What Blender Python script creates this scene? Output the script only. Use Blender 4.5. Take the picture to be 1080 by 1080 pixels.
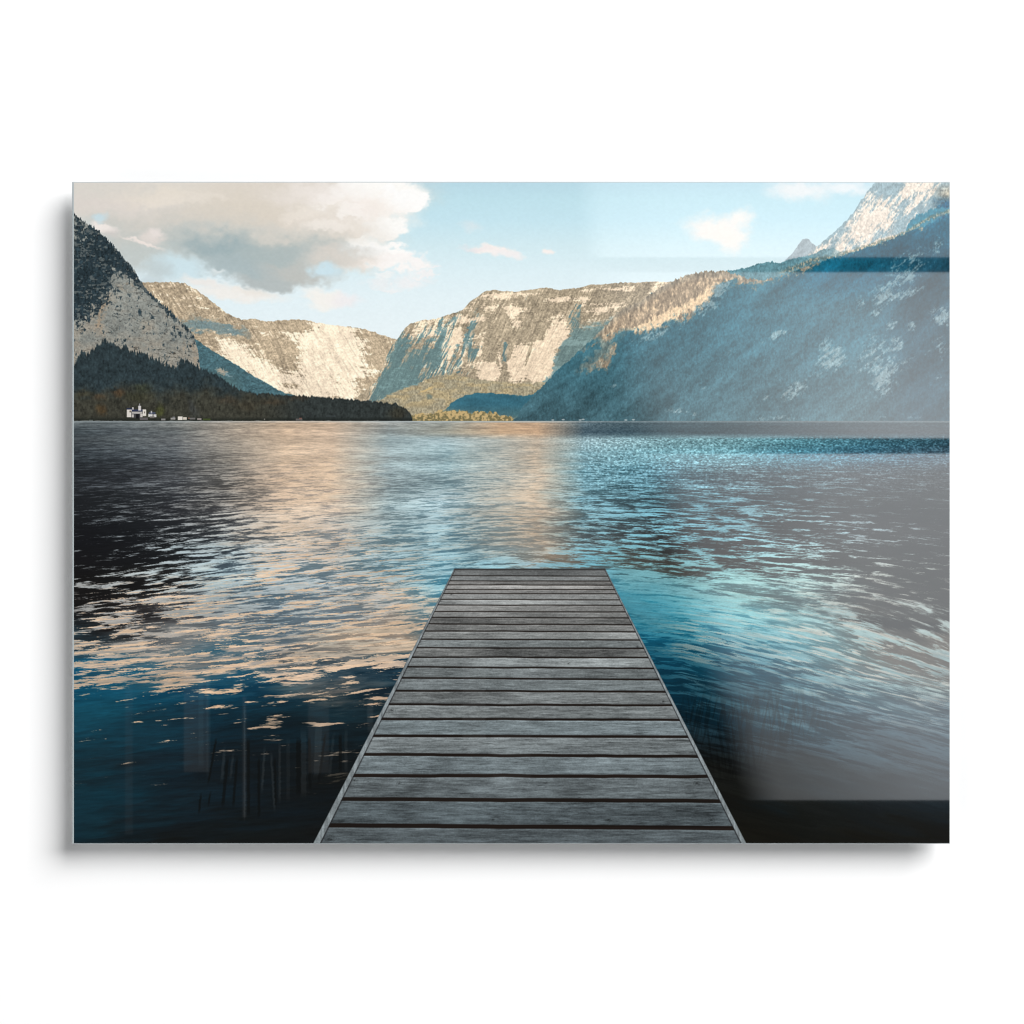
# A glossy acrylic print of a lake landscape, hung on a white wall and lit by studio softboxes.
import bpy, bmesh, math
import numpy as np
from mathutils import Vector

scene = bpy.context.scene
for o_ in list(bpy.data.objects):
    bpy.data.objects.remove(o_, do_unlink=True)

# ---------------------------------------------------------------- measures (metres)
PXM = 0.80 / 925.0                 # one pixel of the photograph on the face of the print: the print is 80 x 60 cm
GAP = 0.0225                       # air between wall and panel
THICK = 0.0050                     # panel thickness
FACE = -(GAP + THICK)              # y of the glossy face (the wall is y = 0)
CAM_Y = -2.60
DIST = -CAM_Y + FACE
def wx(px): return (px - 540.0) * PXM
def wz(py): return (540.0 - py) * PXM

# ---------------------------------------------------------------- camera
cam_d = bpy.data.cameras.new("camera"); cam = bpy.data.objects.new("camera", cam_d)
scene.collection.objects.link(cam); scene.camera = cam
cam.location = (0, CAM_Y, 0); cam.rotation_euler = (math.radians(90), 0, 0)
cam_d.sensor_width = 36.0; cam_d.lens = 36.0 * DIST / (1080 * PXM)
cam_d.clip_start = 0.05; cam_d.clip_end = 100

# ---------------------------------------------------------------- world, exposure
world = bpy.data.worlds.new("World"); scene.world = world; world.use_nodes = True
bg = world.node_tree.nodes["Background"]
bg.inputs[0].default_value = (1, 1, 1, 1); bg.inputs[1].default_value = 0.02
vs = scene.view_settings
vs.view_transform = 'Standard'; vs.look = 'None'; vs.exposure = 0; vs.gamma = 1; vs.use_curve_mapping = False
scene.render.engine = 'CYCLES'
scene.cycles.use_denoising = True
scene.cycles.filter_width = 1.2
scene.cycles.max_bounces = 8; scene.cycles.transparent_max_bounces = 8

# ---------------------------------------------------------------- lamps
def softbox(name, loc, target, sx, sy, power, col=(1, 1, 1)):
    ld = bpy.data.lights.new(name, 'AREA'); ld.shape = 'RECTANGLE'; ld.size = sx; ld.size_y = sy
    ld.energy = power; ld.color = col
    o = bpy.data.objects.new(name, ld); scene.collection.objects.link(o); o.location = loc
    o.rotation_euler = (Vector(target) - Vector(loc)).to_track_quat('-Z', 'Y').to_euler()
    return o
softbox("key_softbox", (5.6, -7.0, 5.2), (0, 0, 0), 7.0, 6.6, 1650)
softbox("fill_softbox", (-5.0, -4.5, -3.6), (0, 0, 0), 4.5, 4.5, 225)

# The tall window-like softbox on the right, in three panes, is what the gloss mirrors.
LAMP_L = 3.5
MAG = 1 + LAMP_L / DIST
def pane_lamp(name, x0, x1, y0, y1, edge_top, edge_bottom, soft, radiance, ramp, fall, col):
    """A lamp seen mirrored at pixels x0..x1, y0..y1; its left side fades along a slanting line."""
    w = (x1 - x0) * PXM * MAG; h = (y1 - y0) * PXM * MAG
    ld = bpy.data.lights.new(name, 'AREA'); ld.shape = 'RECTANGLE'; ld.size = w; ld.size_y = h
    ld.energy = radiance * math.pi * w * h; ld.color = col; ld.use_nodes = True
    o = bpy.data.objects.new(name, ld); scene.collection.objects.link(o)
    o.location = (wx((x0 + x1) / 2) * MAG, FACE - LAMP_L, wz((y0 + y1) / 2) * MAG)
    o.rotation_euler = (math.radians(90), 0, 0)
    nt = ld.node_tree; N = nt.nodes; em = N["Emission"]
    ge = N.new("ShaderNodeNewGeometry"); sp = N.new("ShaderNodeSeparateXYZ"); nt.links.new(ge.outputs["Parametric"], sp.inputs[0])
    def mth(op, a, b):
        m = N.new("ShaderNodeMath"); m.operation = op
        for k, v in enumerate((a, b)):
            if isinstance(v, (int, float)): m.inputs[k].default_value = v
            else: nt.links.new(v, m.inputs[k])
        return m.outputs[0]
    u, v = sp.outputs[0], sp.outputs[1]
    xx = mth('ADD', mth('MULTIPLY', u, float(x1 - x0)), float(x0))            # mirrored pixel column; v runs upwards
    ed = mth('ADD', mth('MULTIPLY', v, float(edge_top - edge_bottom)), float(edge_bottom))
    dx = mth('SUBTRACT', xx, ed)
    def sstep(val, a, b):
        m = N.new("ShaderNodeMapRange"); m.interpolation_type = 'SMOOTHSTEP'
        nt.links.new(val, m.inputs[0]); m.inputs[1].default_value = a; m.inputs[2].default_value = b
        m.inputs[3].default_value = 0; m.inputs[4].default_value = 1
        return m.outputs[0]
    s = sstep(dx, -soft, soft)
    rmp = mth('ADD', mth('MULTIPLY', sstep(dx, 0.0, ramp[1]), 1 - ramp[0]), ramp[0])
    fl = mth('ADD', mth('MULTIPLY', v, fall[0] - fall[1]), fall[1])
    s = mth('MULTIPLY', mth('MULTIPLY', s, rmp), fl)
    nt.links.new(s, em.inputs["Strength"])
    return o
pane_lamp("window_softbox_top", 588, 1045, 150, 271.3, 612, 628, 17, 1.6, (.75, 120.), (1.0, 1.0), (1.0, 1.0, 1.0))
pane_lamp("window_softbox_middle", 600, 1045, 287.2, 462.2, 634, 688, 34, 3.6, (.30, 290.), (.72, 1.0), (0.96, 1.0, 1.02))
pane_lamp("window_softbox_bottom", 640, 1045, 478.6, 843.8, 690, 806, 26, 3.15, (.45, 210.), (1.0, .62), (0.95, 1.0, 1.045))
# dim upright strip lamps, added for the faint vertical reflections at the lower left and over the boards
def strip_lamp(x0, x1, y0, y1, radiance):
    w = (x1 - x0) * PXM * MAG; hh = (y1 - y0) * PXM * MAG
    o = softbox("reflection_strip", (wx((x0 + x1) / 2) * MAG, FACE - LAMP_L, wz((y0 + y1) / 2) * MAG), (wx((x0 + x1) / 2) * MAG, 0, wz((y0 + y1) / 2) * MAG), w, hh, radiance * math.pi * w * hh)
    return o
for (x0, x1, y0, y1, r) in ((194, 220, 704, 814, .16), (132, 140, 722, 880, .07), (256, 259.5, 735, 862, .17), (325, 347, 740, 815, .12), (388, 394, 737, 772, .10), (440, 466, 604, 742, .10), (488, 512, 602, 790, .16), (520, 560, 745, 832, .07)):
    strip_lamp(x0, x1, y0, y1, r)

# ---------------------------------------------------------------- the picture on the print
f32=np.float32
PX0,PY0,PX1,PY1=77.0,192.0,1002.0,889.5
S=2.0
def make_picture():
    """The landscape photograph that is printed on the panel, drawn as sRGB values."""
    W=int(round((PX1-PX0)*S)); H=int(round((PY1-PY0)*S))
    img=np.zeros((H,W,3),f32)
    rng=np.random.RandomState(7)
    TN=512
    T=rng.rand(TN,TN).astype(f32)*2-1
    def vn(u,v):
        iu=np.floor(u); iv=np.floor(v); fu=(u-iu).astype(f32); fv=(v-iv).astype(f32)
        a=iu.astype(np.int32)&(TN-1); b=iv.astype(np.int32)&(TN-1)
        a1=(a+1)&(TN-1); b1=(b+1)&(TN-1)
        fu=fu*fu*(3-2*fu); fv=fv*fv*(3-2*fv)
        p=T[b,a]; q=T[b1,a]
        p=p+(T[b,a1]-p)*fu; q=q+(T[b1,a1]-q)*fu
        return p+(q-p)*fv
    def fbm(X,Y,sx,sy,seed,octv=4,gain=.55,ang=0.0):
        if ang:
            c,s=np.cos(np.radians(ang)),np.sin(np.radians(ang))
            X,Y=X*c+Y*s,-X*s+Y*c
        o=0;a=1.0;t=0
        for k in range(octv):
            o=o+a*vn(X/sx*(2**k)+seed*37.3+k*11.7,Y/sy*(2**k)+seed*91.1+k*5.3); t+=a*a; a*=gain
        return (o/np.sqrt(t)*1.9).astype(f32)          # about unit spread
    def ridged(X,Y,sx,sy,seed,octv=3,ang=0.0):
        if ang:
            c,s=np.cos(np.radians(ang)),np.sin(np.radians(ang))
            X,Y=X*c+Y*s,-X*s+Y*c
        o=0;a=1.0;t=0
        for k in range(octv):
            o=o+a*(1-np.abs(vn(X/sx*(2**k)+seed*17.3,Y/sy*(2**k)+seed*51.7))*2.2); t+=a; a*=.6
        return (o/t).astype(f32)
    def sst(a,b,x):
        t=np.clip((x-a)/(b-a),0,1); return t*t*(3-2*t)
    def C(*c): return np.array(c,f32)/255.0
    def win(x0,y0,x1,y1):
        i0=max(0,int((x0-PX0)*S)); i1=min(W,int((x1-PX0)*S)); j0=max(0,int((y0-PY0)*S)); j1=min(H,int((y1-PY0)*S))
        x=(np.arange(i0,i1,dtype=f32)+.5)/f32(S)+f32(PX0); y=(np.arange(j0,j1,dtype=f32)+.5)/f32(S)+f32(PY0)
        X,Y=np.meshgrid(x,y)
        return img[j0:j1,i0:i1],X,Y
    def curve(X,pts):
        p=np.array(pts,f32); return np.interp(X,p[:,0],p[:,1]).astype(f32)
    def over(dst,col,m):
        dst+= (col-dst)*m[...,None]
    def mixc(a,b,m): return a+(b-a)*m[...,None]
    def blobm(X,Y,cx,cy,rx,ry,ang,soft):
        dx=X-cx;dy=Y-cy
        if ang:
            c,s=np.cos(np.radians(ang)),np.sin(np.radians(ang)); dx,dy=dx*c+dy*s,-dx*s+dy*c
        r=np.sqrt((dx/rx)**2+(dy/ry)**2)
        return 1-sst(1-soft,1+soft,r)
    def paint(dst,X,Y,L):
        for (cx,cy,rx,ry,ang,col,al,so) in L:
            m=blobm(X,Y,cx,cy,rx,ry,ang,so)*al
            over(dst,C(*col),m)
    def field(X,Y,L):
        o=np.zeros_like(X)
        for (cx,cy,rx,ry,ang,v,so) in L: o+=v*blobm(X,Y,cx,cy,rx,ry,ang,so)
        return o

    # ------------------------------------------------------------------ sky
    d,X,Y=win(77,192,1002,440)
    ys=[192,210,232,260,285,310,345,440]
    g=np.stack([np.interp(Y,ys,[v[k]/255 for v in [(184,216,228),(191,224,234),(197,228,238),(211,234,240),(221,239,244),(228,242,246),(233,244,247),(236,242,243)]]) for k in range(3)],-1).astype(f32)
    d[:]=g
    over(d,C(228,242,248),sst(430,180,X)*.35)
    wx=fbm(X,Y,46,30,1,5,.55)*9; wy=fbm(X,Y,46,30,2,5,.55)*5.5
    w2=fbm(X,Y,9,7,3,3)*1.6; w3=fbm(X,Y,9,7,4,3)*1.3
    A,B=X+wx*.62+w2*1.7,Y+wy*.62+w3*1.7
    paint(d,A,B,[
        # main body, from the pale crown down to the grey belly
        (235,205,190,42,0,(222,214,203),1,.30),(120,205,90,38,0,(219,214,206),1,.35),
        (395,203,46,24,0,(253,251,247),1,.22),(424,211,25,12,8,(254,253,251),1,.20),(372,232,60,24,0,(250,245,239),1,.4),
        (410,241,25,12,6,(254,253,250),1,.20),(330,250,70,30,0,(226,217,206),.9,.6),(400,270,36,12,5,(254,252,249),1,.22),
        (428,279,30,7,10,(251,247,244),.95,.5),(440,297,14,6,8,(247,242,241),.7,.8),(405,297,14,4,0,(240,240,240),.7,.8),
        (372,276,30,10,0,(236,224,213),.85,.7),
        (255,262,105,24,4,(194,197,192),.95,.6),(225,262,70,13,8,(160,178,182),.95,.75),(300,272,70,13,-3,(176,188,188),.85,.7),(300,291,52,14,0,(192,194,190),1,.45),
        (250,283,45,12,10,(172,187,190),.9,.6),(285,299,30,7,0,(182,190,190),.9,.6),
        (355,271,30,8,0,(222,214,205),.8,.8),
        (140,262,52,22,20,(196,202,199),.95,.45),(150,243,60,14,3,(203,203,197),.8,.7),
        (205,232,70,10,0,(212,207,199),.6,.9),(110,214,60,10,0,(224,214,208),.5,.9),(165,205,45,10,0,(232,223,210),.8,.8),(262,221,60,14,0,(219,210,196),.6,.9),
        (345,214,16,6,0,(251,246,241),.55,.4),(372,226,18,6,4,(253,250,246),.6,.35),(352,240,22,7,3,(247,241,234),.55,.45),(388,256,16,5,0,(252,248,242),.6,.4),(318,226,18,6,0,(240,232,222),.45,.5),(290,246,26,6,4,(222,214,204),.4,.6),(215,212,24,5,3,(234,226,215),.5,.6),(170,213,20,5,0,(235,226,214),.5,.6),(452,291,10,2.2,6,(250,244,242),.7,.6),(462,283,6,1.6,0,(246,242,242),.6,.7),(418,302,9,2.5,0,(246,242,241),.6,.7),(408,290,12,4,0,(250,246,243),.6,.5),
        (330,205,40,10,0,(243,236,231),.7,.9),(385,222,22,8,0,(244,233,226),.4,.9),
    ])
    paint(d,X+wx*.4+w2,Y+wy*.4+w3,[
        (106,232,9,5,0,(201,222,230),.9,.6),(111,241,15,4,4,(243,235,229),.95,.5),(120,246,8,4,0,(216,208,204),.6,.8),
        (160,250,13,9,-25,(224,216,210),.95,.5),(165,246,7,5,-20,(234,226,221),.8,.8),(148,257,16,1.8,32,(240,229,222),.9,.7),
        (186,284,26,13,10,(208,229,236),.95,.5),(165,286,15,7,0,(196,208,210),.8,.7),(158,298,12,5,0,(190,202,206),.6,.8),
        (250,311,46,6.0,4,(244,240,234),.9,.55),(215,299,26,5,10,(240,236,231),.9,.6),(270,309,16,3.5,6,(232,224,214),.5,.8),(228,288,6,2,0,(225,232,232),.8,.9),
        (346,286,14,8,0,(206,229,238),.95,.5),(342,313,20,7,10,(246,243,237),.95,.5),(366,318,14,6,0,(244,238,238),.8,.8),(345,322,16,5,0,(247,244,238),.8,.7),
        (518,261.5,20,4.6,8,(248,240,236),1,.45),(536,266.5,17,3.6,8,(244,240,239),.95,.6),(497,239,10,4,0,(224,232,235),.6,.9),(584,264,6,2.8,0,(247,240,236),1,.6),
        (500,260,12,2.5,0,(232,228,230),.6,.8),
        (757,241,27,13,8,(246,239,233),.92,.6),(770,254,12,13,12,(245,239,233),.9,.65),(783,232,11,9,0,(247,240,234),.85,.7),
        (845,203,28,9,0,(236,236,236),.85,.7),(895,197,25,6,0,(236,237,238),.8,.7)])
    d+=(fbm(X,Y,3,2.2,9,2)*.004)[...,None]

    # ------------------------------------------------------------------ far mountains
    gxo=[None]
    def mountain(d,X,Y,ridge,jit,shade_f,rock_f,rockmap,bias,sharp=.30,seed=1,ang=70,relief=.12,fsp=.10,base=1e9,slope=.06):
        rd=curve(X,ridge)
        jx=fbm(X,Y*0,2.6,9,seed+40,3)*jit
        m=sst(-.35,.55,Y-rd-jx)*(Y<base)
        n1=fbm(X,Y,24,7,seed,5,.6,ang); n2=fbm(X,Y,5,2.6,seed+1,4,.62,-6); n3=fbm(X,Y,1.3,1.2,seed+2,2)
        wx_=n1*2.5
        R=ridged(X+wx_,Y,70,17,seed+5,2,ang)+.55*ridged(X+wx_*.6,Y,34,8,seed+8,2,ang+5)+.30*ridged(X,Y,16,4,seed+9,2,ang-4)
        gx=np.gradient(R,axis=1)*S*6.0                        # > 0: the spur turns away to the left
        gx=np.clip(gx,-1.6,1.6)
        led=fbm(X+n1*3,Y+X*slope,52,4.2,seed+7,5,.62,0)           # ledges
        led2=fbm(X,Y+X*slope,16,1.7,seed+17,3,.6,0)
        n6=fbm(X,Y,34,20,seed+31,3,.5,ang)
        rk=sst(-sharp,sharp,rockmap+bias+led*.21+led2*.14+n2*.17+n6*.20-gx*.13+(R-.6)*.18+n3*.09)
        crk=sst(.72,.95,ridged(X+n2,Y,26,3.6,seed+21,3,ang-12))*sst(-.6,.5,n1+.2)
        crh=sst(.74,.95,ridged(X,Y+X*slope,22,2.6,seed+22,3,0))*sst(-.4,.6,n2)
        fo=shade_f*(1+fsp*.8*n3+.05*n2+.05*n6-.06*gx)[...,None]
        ro=rock_f*(1+.035*n3+.035*n2+.03*n6-.05*np.clip(gx,-.6,1.6))[...,None]
        ro=ro*(1-np.clip(crk*.12+crh*.13,0,.22)[...,None]*np.array([.8,1.0,1.15],f32))
        c=mixc(fo,ro,rk)
        gxo[0]=gx
        return c,m,rk,n1,n2,n3
    # golden mountain at the left
    d,X,Y=win(140,285,460,446)
    RA=[(140,300),(150,298),(165,297.5),(180,297),(195,299),(208,306),(220,315),(235,327),(245,334),(255,337),(270,336.5),(285,339),(300,338),(312,336.5),(325,338),(340,341),(350,343),(365,344),(380,346),(395,350),(410,356),(420,359),(470,380)]
    fc=np.broadcast_to(C(188,170,144),X.shape+(3,)); rc=np.broadcast_to(C(250,231,205),X.shape+(3,))
    rm=field(X,Y,[(352,385,32,50,8,1.25,.5),(322,400,30,30,0,.45,.6),(265,388,42,20,38,.65,.6),(255,372,20,14,30,.35,.7),(200,320,24,8,15,.30,.6),(345,352,30,10,5,.5,.6),(292,352,14,9,20,.5,.6),(300,405,40,12,20,.35,.7),
        (300,370,26,12,30,-.75,.6),(285,350,24,7,28,-.4,.6),(240,352,40,9,30,-.6,.6),(395,385,22,40,10,-.55,.6),(312,345,26,6,0,-.5,.7),(385,350,40,5,8,-.6,.6),(352,405,8,22,10,-.6,.7),(378,392,12,6,-20,.45,.7),(400,390,10,5,-20,.5,.7),(398,412,14,5,0,.3,.8)])
    c,m,rk,n1,n2,n3=mountain(d,X,Y,RA,.5,fc,rc,rm,-.40,slope=-.12,seed=3,ang=60,relief=.10)
    over(d,c,m)
    sh=field(X+n1*3,Y+n2*2,[(206,344,18,6,8,.8,.5),(232,346,18,5,16,.75,.5),(250,350,12,4,16,.5,.6),(208,336,10,3,20,.3,.8)])
    over(d,C(112,138,144)*(1+.05*n3)[...,None],np.clip(sh,0,.85)*m)
    # dark wooded slope that leans against it
    sl=curve(X,[(200,352),(206,358),(215,364),(230,373),(250,385),(270,398),(290,409),(300,414),(312,418),(460,470)])+fbm(X,Y,3,3,21,2)*.5
    m=sst(-.4,.6,Y-sl)
    c=np.broadcast_to(C(76,108,116),X.shape+(3,))*(1+.08*n3+.07*n2)[...,None]
    c=mixc(c,C(88,108,102)*np.ones_like(c),sst(385,410,Y)*.5*sst(262,235,X))
    over(d,c,m)
    paint(d,X+n2*1.5,Y+n3,[(234,392,5,2.6,20,(190,175,155),.85,.5),(241,396,4,1.2,30,(150,170,175),.7,.6)])
    # central mountain
    d,X,Y=win(375,290,712,446)
    RB=[(375,420),(385,412),(395,404),(404,385),(410,372),(415,361),(420,356.5),(424,350),(427,346),(433,341),(445,338),(460,336),(468,334),(475,331),(488,327),(493,321),(500,315),(512,307),(520,305.5),(530,307),(545,307.5),(560,305),(575,303.5),(590,305.5),(600,305),(612,303),(625,300),(640,299.5),(655,298),(675,297.5),(712,297)]
    fc=np.broadcast_to(C(180,165,141),X.shape+(3,)); rc=np.broadcast_to(C(243,221,193),X.shape+(3,))
    rm=field(X,Y,[(547,383,12,21,5,1.25,.35),(571,379,14,26,14,1.1,.35),(588,352,12,12,20,.7,.5),(516,393,12,11,0,1.15,.35),(545,342,7,4.5,0,.75,.5),(588,338,15,6,-8,.6,.5),(509,362,2.2,18,14,.95,.5),(526,374,2.2,18,-14,.95,.5),(533,350,6,24,-8,-1.0,.35),(516,366,8,17,-3,-.85,.35),(557.5,374,1.5,13,16,-1.9,.4),(568,353,8,7,20,-.7,.5),(532,398,1.6,9,-10,-.9,.5),(500,338,12,3.5,-10,.5,.5),(478,360,5,16,24,.6,.5),(487,376,3,14,14,.6,.5),(470,345,8,4,-20,.5,.6),(512,392,12,14,0,.5,.6),(585,395,28,9,0,.9,.5),(600,355,12,14,0,.6,.6),
        (592,316,18,3,-4,1.0,.6),(618,318,14,4,0,.8,.7),(630,328,24,7,-8,.5,.7),(612,312,10,10,0,.4,.8),(515,330,26,14,0,.2,.8),(560,330,40,8,0,.15,.8),(482,352,10,20,20,.5,.7),(470,372,7,14,20,.6,.7),(485,335,14,5,-10,.5,.7),(445,350,18,10,-20,.3,.8),(520,312,18,3,0,.6,.7),(655,305,20,3,0,.7,.7),(660,314,10,5,-20,.6,.8),
        (527,355,20,14,60,-.7,.6),(580,340,20,8,0,-.25,.8),(605,330,7,24,6,-.7,.6),(640,315,40,5,0,-.5,.7),(560,306,60,4,0,-.5,.8)])
    c,m,rk,n1,n2,n3=mountain(d,X,Y,RB,.35,fc,rc,rm,-.36,slope=.05,seed=11,ang=-62,relief=.12)
    # blue shade in the gullies
    gl=fbm(X,Y,34,5.5,31,4,.6,-64)
    sh=field(X+n1*3,Y+n2*3,[(418,368,16,26,-25,.62,.6),(440,392,40,24,-35,.55,.6),(414,410,26,20,0,.85,.5),(452,372,24,30,20,.35,.7),(462,358,7,26,22,.7,.5),(478,345,6,18,38,.5,.6),(495,362,7,14,22,.85,.5),(502,348,5,14,35,.6,.6),(505,372,4,8,20,.6,.6),(485,385,4,9,10,.7,.6),(533,372,4,10,-12,.8,.5),(500,378,4,10,10,.4,.7),(607,336,6,13,8,.7,.5),(604,350,5,12,0,.4,.7),(480,390,20,20,0,.25,.8)])
    sh=sst(.30,.72,sh*.85+.20*gl+.24*np.clip(gxo[0],-.5,1.3)*sst(.05,.3,sh)+.05*n2)
    big=sst(-1,2.2,(X-curve(Y,[(340,603),(352,603),(360,594),(370,588),(385,583),(396,581),(402,573),(412,560),(420,500)]))+n2*1.5)*sst(342,352,Y+n2*2+(X-605)*.25)
    dk=mixc(c*C(108,158,176)*1.05,np.broadcast_to(C(122,152,160),c.shape),np.full_like(X,.55))
    c=mixc(c,dk,np.clip(np.maximum(sh,big*.92),0,1)*.93)
    over(d,c,m)
    # low golden hill
    hl=curve(X,[(375,428),(400,423),(408,417),(420,411),(440,405),(450,400),(462,396),(480,394),(500,400),(520,402),(545,404),(570,403),(590,401),(600,398),(712,400)])+n2*.7
    m=sst(-.6,1.2,Y-hl)
    f=fbm(X,Y,1.3,1.7,44,2); f2=fbm(X,Y,12,4,45,3)
    c=mixc(np.broadcast_to(C(163,154,130),X.shape+(3,)),np.broadcast_to(C(178,162,128),X.shape+(3,)),sst(-.2,.9,f2*.6+field(X,Y,[(450,415,30,8,-12,.5,.8),(500,402,30,6,0,.3,.8),(460,436,35,5,0,.5,.8)])))
    c=c*(1+.10*f)[...,None]
    over(d,c,m)
    paint(d,X+f2,Y+f*.5,[(450,411,8,1.2,-22,(214,186,134),.9,.6),(453,418,3,2.5,0,(105,120,115),.8,.7),(440,428,12,2,0,(165,150,118),.6,.8)])
    # blue pool of shade over the valley
    pl=curve(X,[(375,470),(470,432),(476,425),(482,421),(490,417.5),(500,415),(512,414),(530,415.5),(545,417),(560,416.5),(568,413),(575,407),(590,397),(712,360)])+n2*.5
    m=sst(-.5,.9,Y-pl)*sst(442,432,Y+(500-X)*.12)
    c=mixc(np.broadcast_to(C(54,104,122),X.shape+(3,)),np.broadcast_to(C(70,106,114),X.shape+(3,)),sst(424,440,Y))*(1+.035*f+.04*f2)[...,None]
    over(d,c,m*.97)
    # bright trees and houses on the far shore
    tr=curve(X,[(432,440),(440,437),(455,436.5),(465,433),(480,433),(500,434.5),(512,436),(522,434.5),(530,438.5),(540,441),(548,442),(552,446),(712,447)])+fbm(X,Y*0,3.2,9,48,3)*1.2
    m=sst(-.4,.5,Y-tr)
    f3=fbm(X,Y,2.2,1.9,49,3)
    c=mixc(np.broadcast_to(C(120,112,80),X.shape+(3,)),np.broadcast_to(C(198,172,122),X.shape+(3,)),sst(-.7,1.0,f3+ (440-Y)*.12))
    over(d,c,m)

    # ------------------------------------------------------------------ right-hand mountains
    d,X,Y=win(540,192,1002,447)
    n1=fbm(X,Y,20,9,61,5,.6,-38); n2=fbm(X,Y,5,3.5,62,4,.62,-35); n3=fbm(X,Y,1.3,1.9,63,2); n4=fbm(X,Y,2.6,4,64,3)
    # small far peak
    pk=curve(X,[(540,300),(826,276),(833,270),(838,264),(843,257),(846,253),(850,251.5),(853,252.5),(857,257),(861,259.5),(866,259),(872,264),(1002,300)])+n4*.35
    over(d,C(164,178,184)*(1+.04*n2+.03*n3)[...,None],sst(-.4,.6,Y-pk)*sst(826,830,X)*sst(890,880,X))
    # rock mountain
    rr=curve(X,[(540,330),(840,281),(858,263),(866,256),(876,248),(886,239),(894,231),(900,224),(904,218),(908,211),(911,209),(914,203),(919,197),(924,190),(1002,120)])+n4*.5
    m=sst(-.4,.6,Y-rr)*sst(838,848,X)
    rm=field(X,Y,[(965,200,16,14,0,1.0,.6),(920,222,14,20,30,.9,.6),(940,216,26,5,-48,.6,.7),(905,240,14,12,0,.7,.7),(930,232,40,10,-28,.5,.7),(900,255,40,10,-18,.7,.6),(945,252,30,5,-14,.8,.6),(985,205,18,14,0,.25,.8),(937,198,18,9,0,-.9,.5),(985,215,18,6,-30,-.4,.7),(900,215,10,30,35,-.5,.6)])
    nd=fbm(X,Y,13,3.0,70,4,.6,-52); rk=sst(-.55,.55,rm-.55+n1*.2+nd*.46+n3*.15)
    c=mixc(C(148,172,180)*(1+.04*n2+.05*n3)[...,None],C(232,220,206)*(1+.05*n3+.03*n2)[...,None],rk)
    c=mixc(c,C(172,160,138)*(1+.16*n3+.1*n2)[...,None],sst(978,1000,X)*sst(190,204,Y)*.75)
    over(d,c,m)
    # wooded rim along its foot, with golden tops
    tl=curve(X,[(540,300),(830,290),(846,281),(862,274),(880,271),(900,266),(915,261),(935,254),(955,247),(957,236),(966,228),(980,222),(1002,211)])+n4*1.2
    m=sst(-1,1.2,Y-tl)*sst(838,850,X)
    over(d,C(62,134,156)*(1+.05*n3+.05*n2)[...,None],m)
    gm=sst(.9,.1,np.abs(Y-curve(X,[(830,291),(862,275),(900,265),(955,246),(975,232),(1002,222)])-n4)/3.6)*sst(852,866,X)
    over(d,mixc(C(98,112,100)*np.ones_like(c),C(206,184,154)*np.ones_like(c),sst(-.3,.8,n3*.7+n4*.4)),gm*.7)
    over(d,C(8,62,96)*(1+.1*n3)[...,None],sst(985,1000,X+n4*3)*sst(224,232,Y+n4)*.85)
    over(d,C(16,72,104)*(1+.12*n3)[...,None],sst(975,995,X+n4*3)*sst(205,212,Y)*sst(221,217,Y+n4)*.7)
    # blue wooded hill in the middle distance
    md=curve(X,[(540,320),(745,292),(765,286),(785,283),(795,279.5),(805,276.5),(815,276),(822,277),(832,273.5),(845,271),(858,268),(868,263),(880,262),(900,275),(1002,300)])+fbm(X,Y*0,2.2,9,66,2)*.6
    m=sst(-.4,.6,Y-md)*sst(905,862,X)*sst(755,764,X)
    over(d,C(100,142,152)*(1+.07*n3+.05*n2)[...,None],m)
    gm=sst(.9,.1,np.abs(Y-curve(X,[(780,296),(806,293),(822,287),(838,282),(850,277),(862,273)])-n4)/4.2)*sst(815,835,X)*sst(905,880,X)
    over(d,mixc(C(90,112,112)*np.ones_like(c),C(198,174,142)*np.ones_like(c),sst(-.3,.9,n3*.7+n4*.5)),gm*.75)
    # big shaded mountain
    rc_=[(540,445),(545,440),(550,430),(560,419),(570,409),(580,399),(590,389),(600,380),(610,371),(625,357),(633,349),(643,340),(652,329),(660,324),(675,318),(690,307),(705,298),(720,292),(735,287.5),(750,286),(765,286.5),(775,289),(790,294),(806,296),(820,292),(835,287),(850,281),(865,276),(880,271.5),(900,266),(925,258),(960,244),(1002,228)]
    tj=fbm(X,Y*0,1.8,9,67,3)*.9
    rg=curve(X,rc_)+tj
    m=sst(-.45,.55,Y-rg)
    dep=np.clip((Y-rg)/150,0,1)
    base=mixc(np.broadcast_to(C(58,110,126),X.shape+(3,)),np.broadcast_to(C(70,104,114),X.shape+(3,)),sst(330,445,Y))
    base=mixc(base,np.broadcast_to(C(24,100,126),X.shape+(3,)),sst(800,880,X)*sst(330,285,Y))
    base=mixc(base,np.broadcast_to(C(34,58,72),X.shape+(3,)),sst(900,975,X)*sst(235,275,Y)*.62)
    nh=fbm(X,Y,5,2.2,71,3,.6,-30)
    n5=fbm(X,Y,1.5,3.2,72,3,.65)
    rdg=fbm(X,Y,60,16,73,4,.55,-40)
    c=base*(1+.042*n3+.045*n5+.025*n2+.04*n1+.03*nh+.075*rdg)[...,None]
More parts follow.
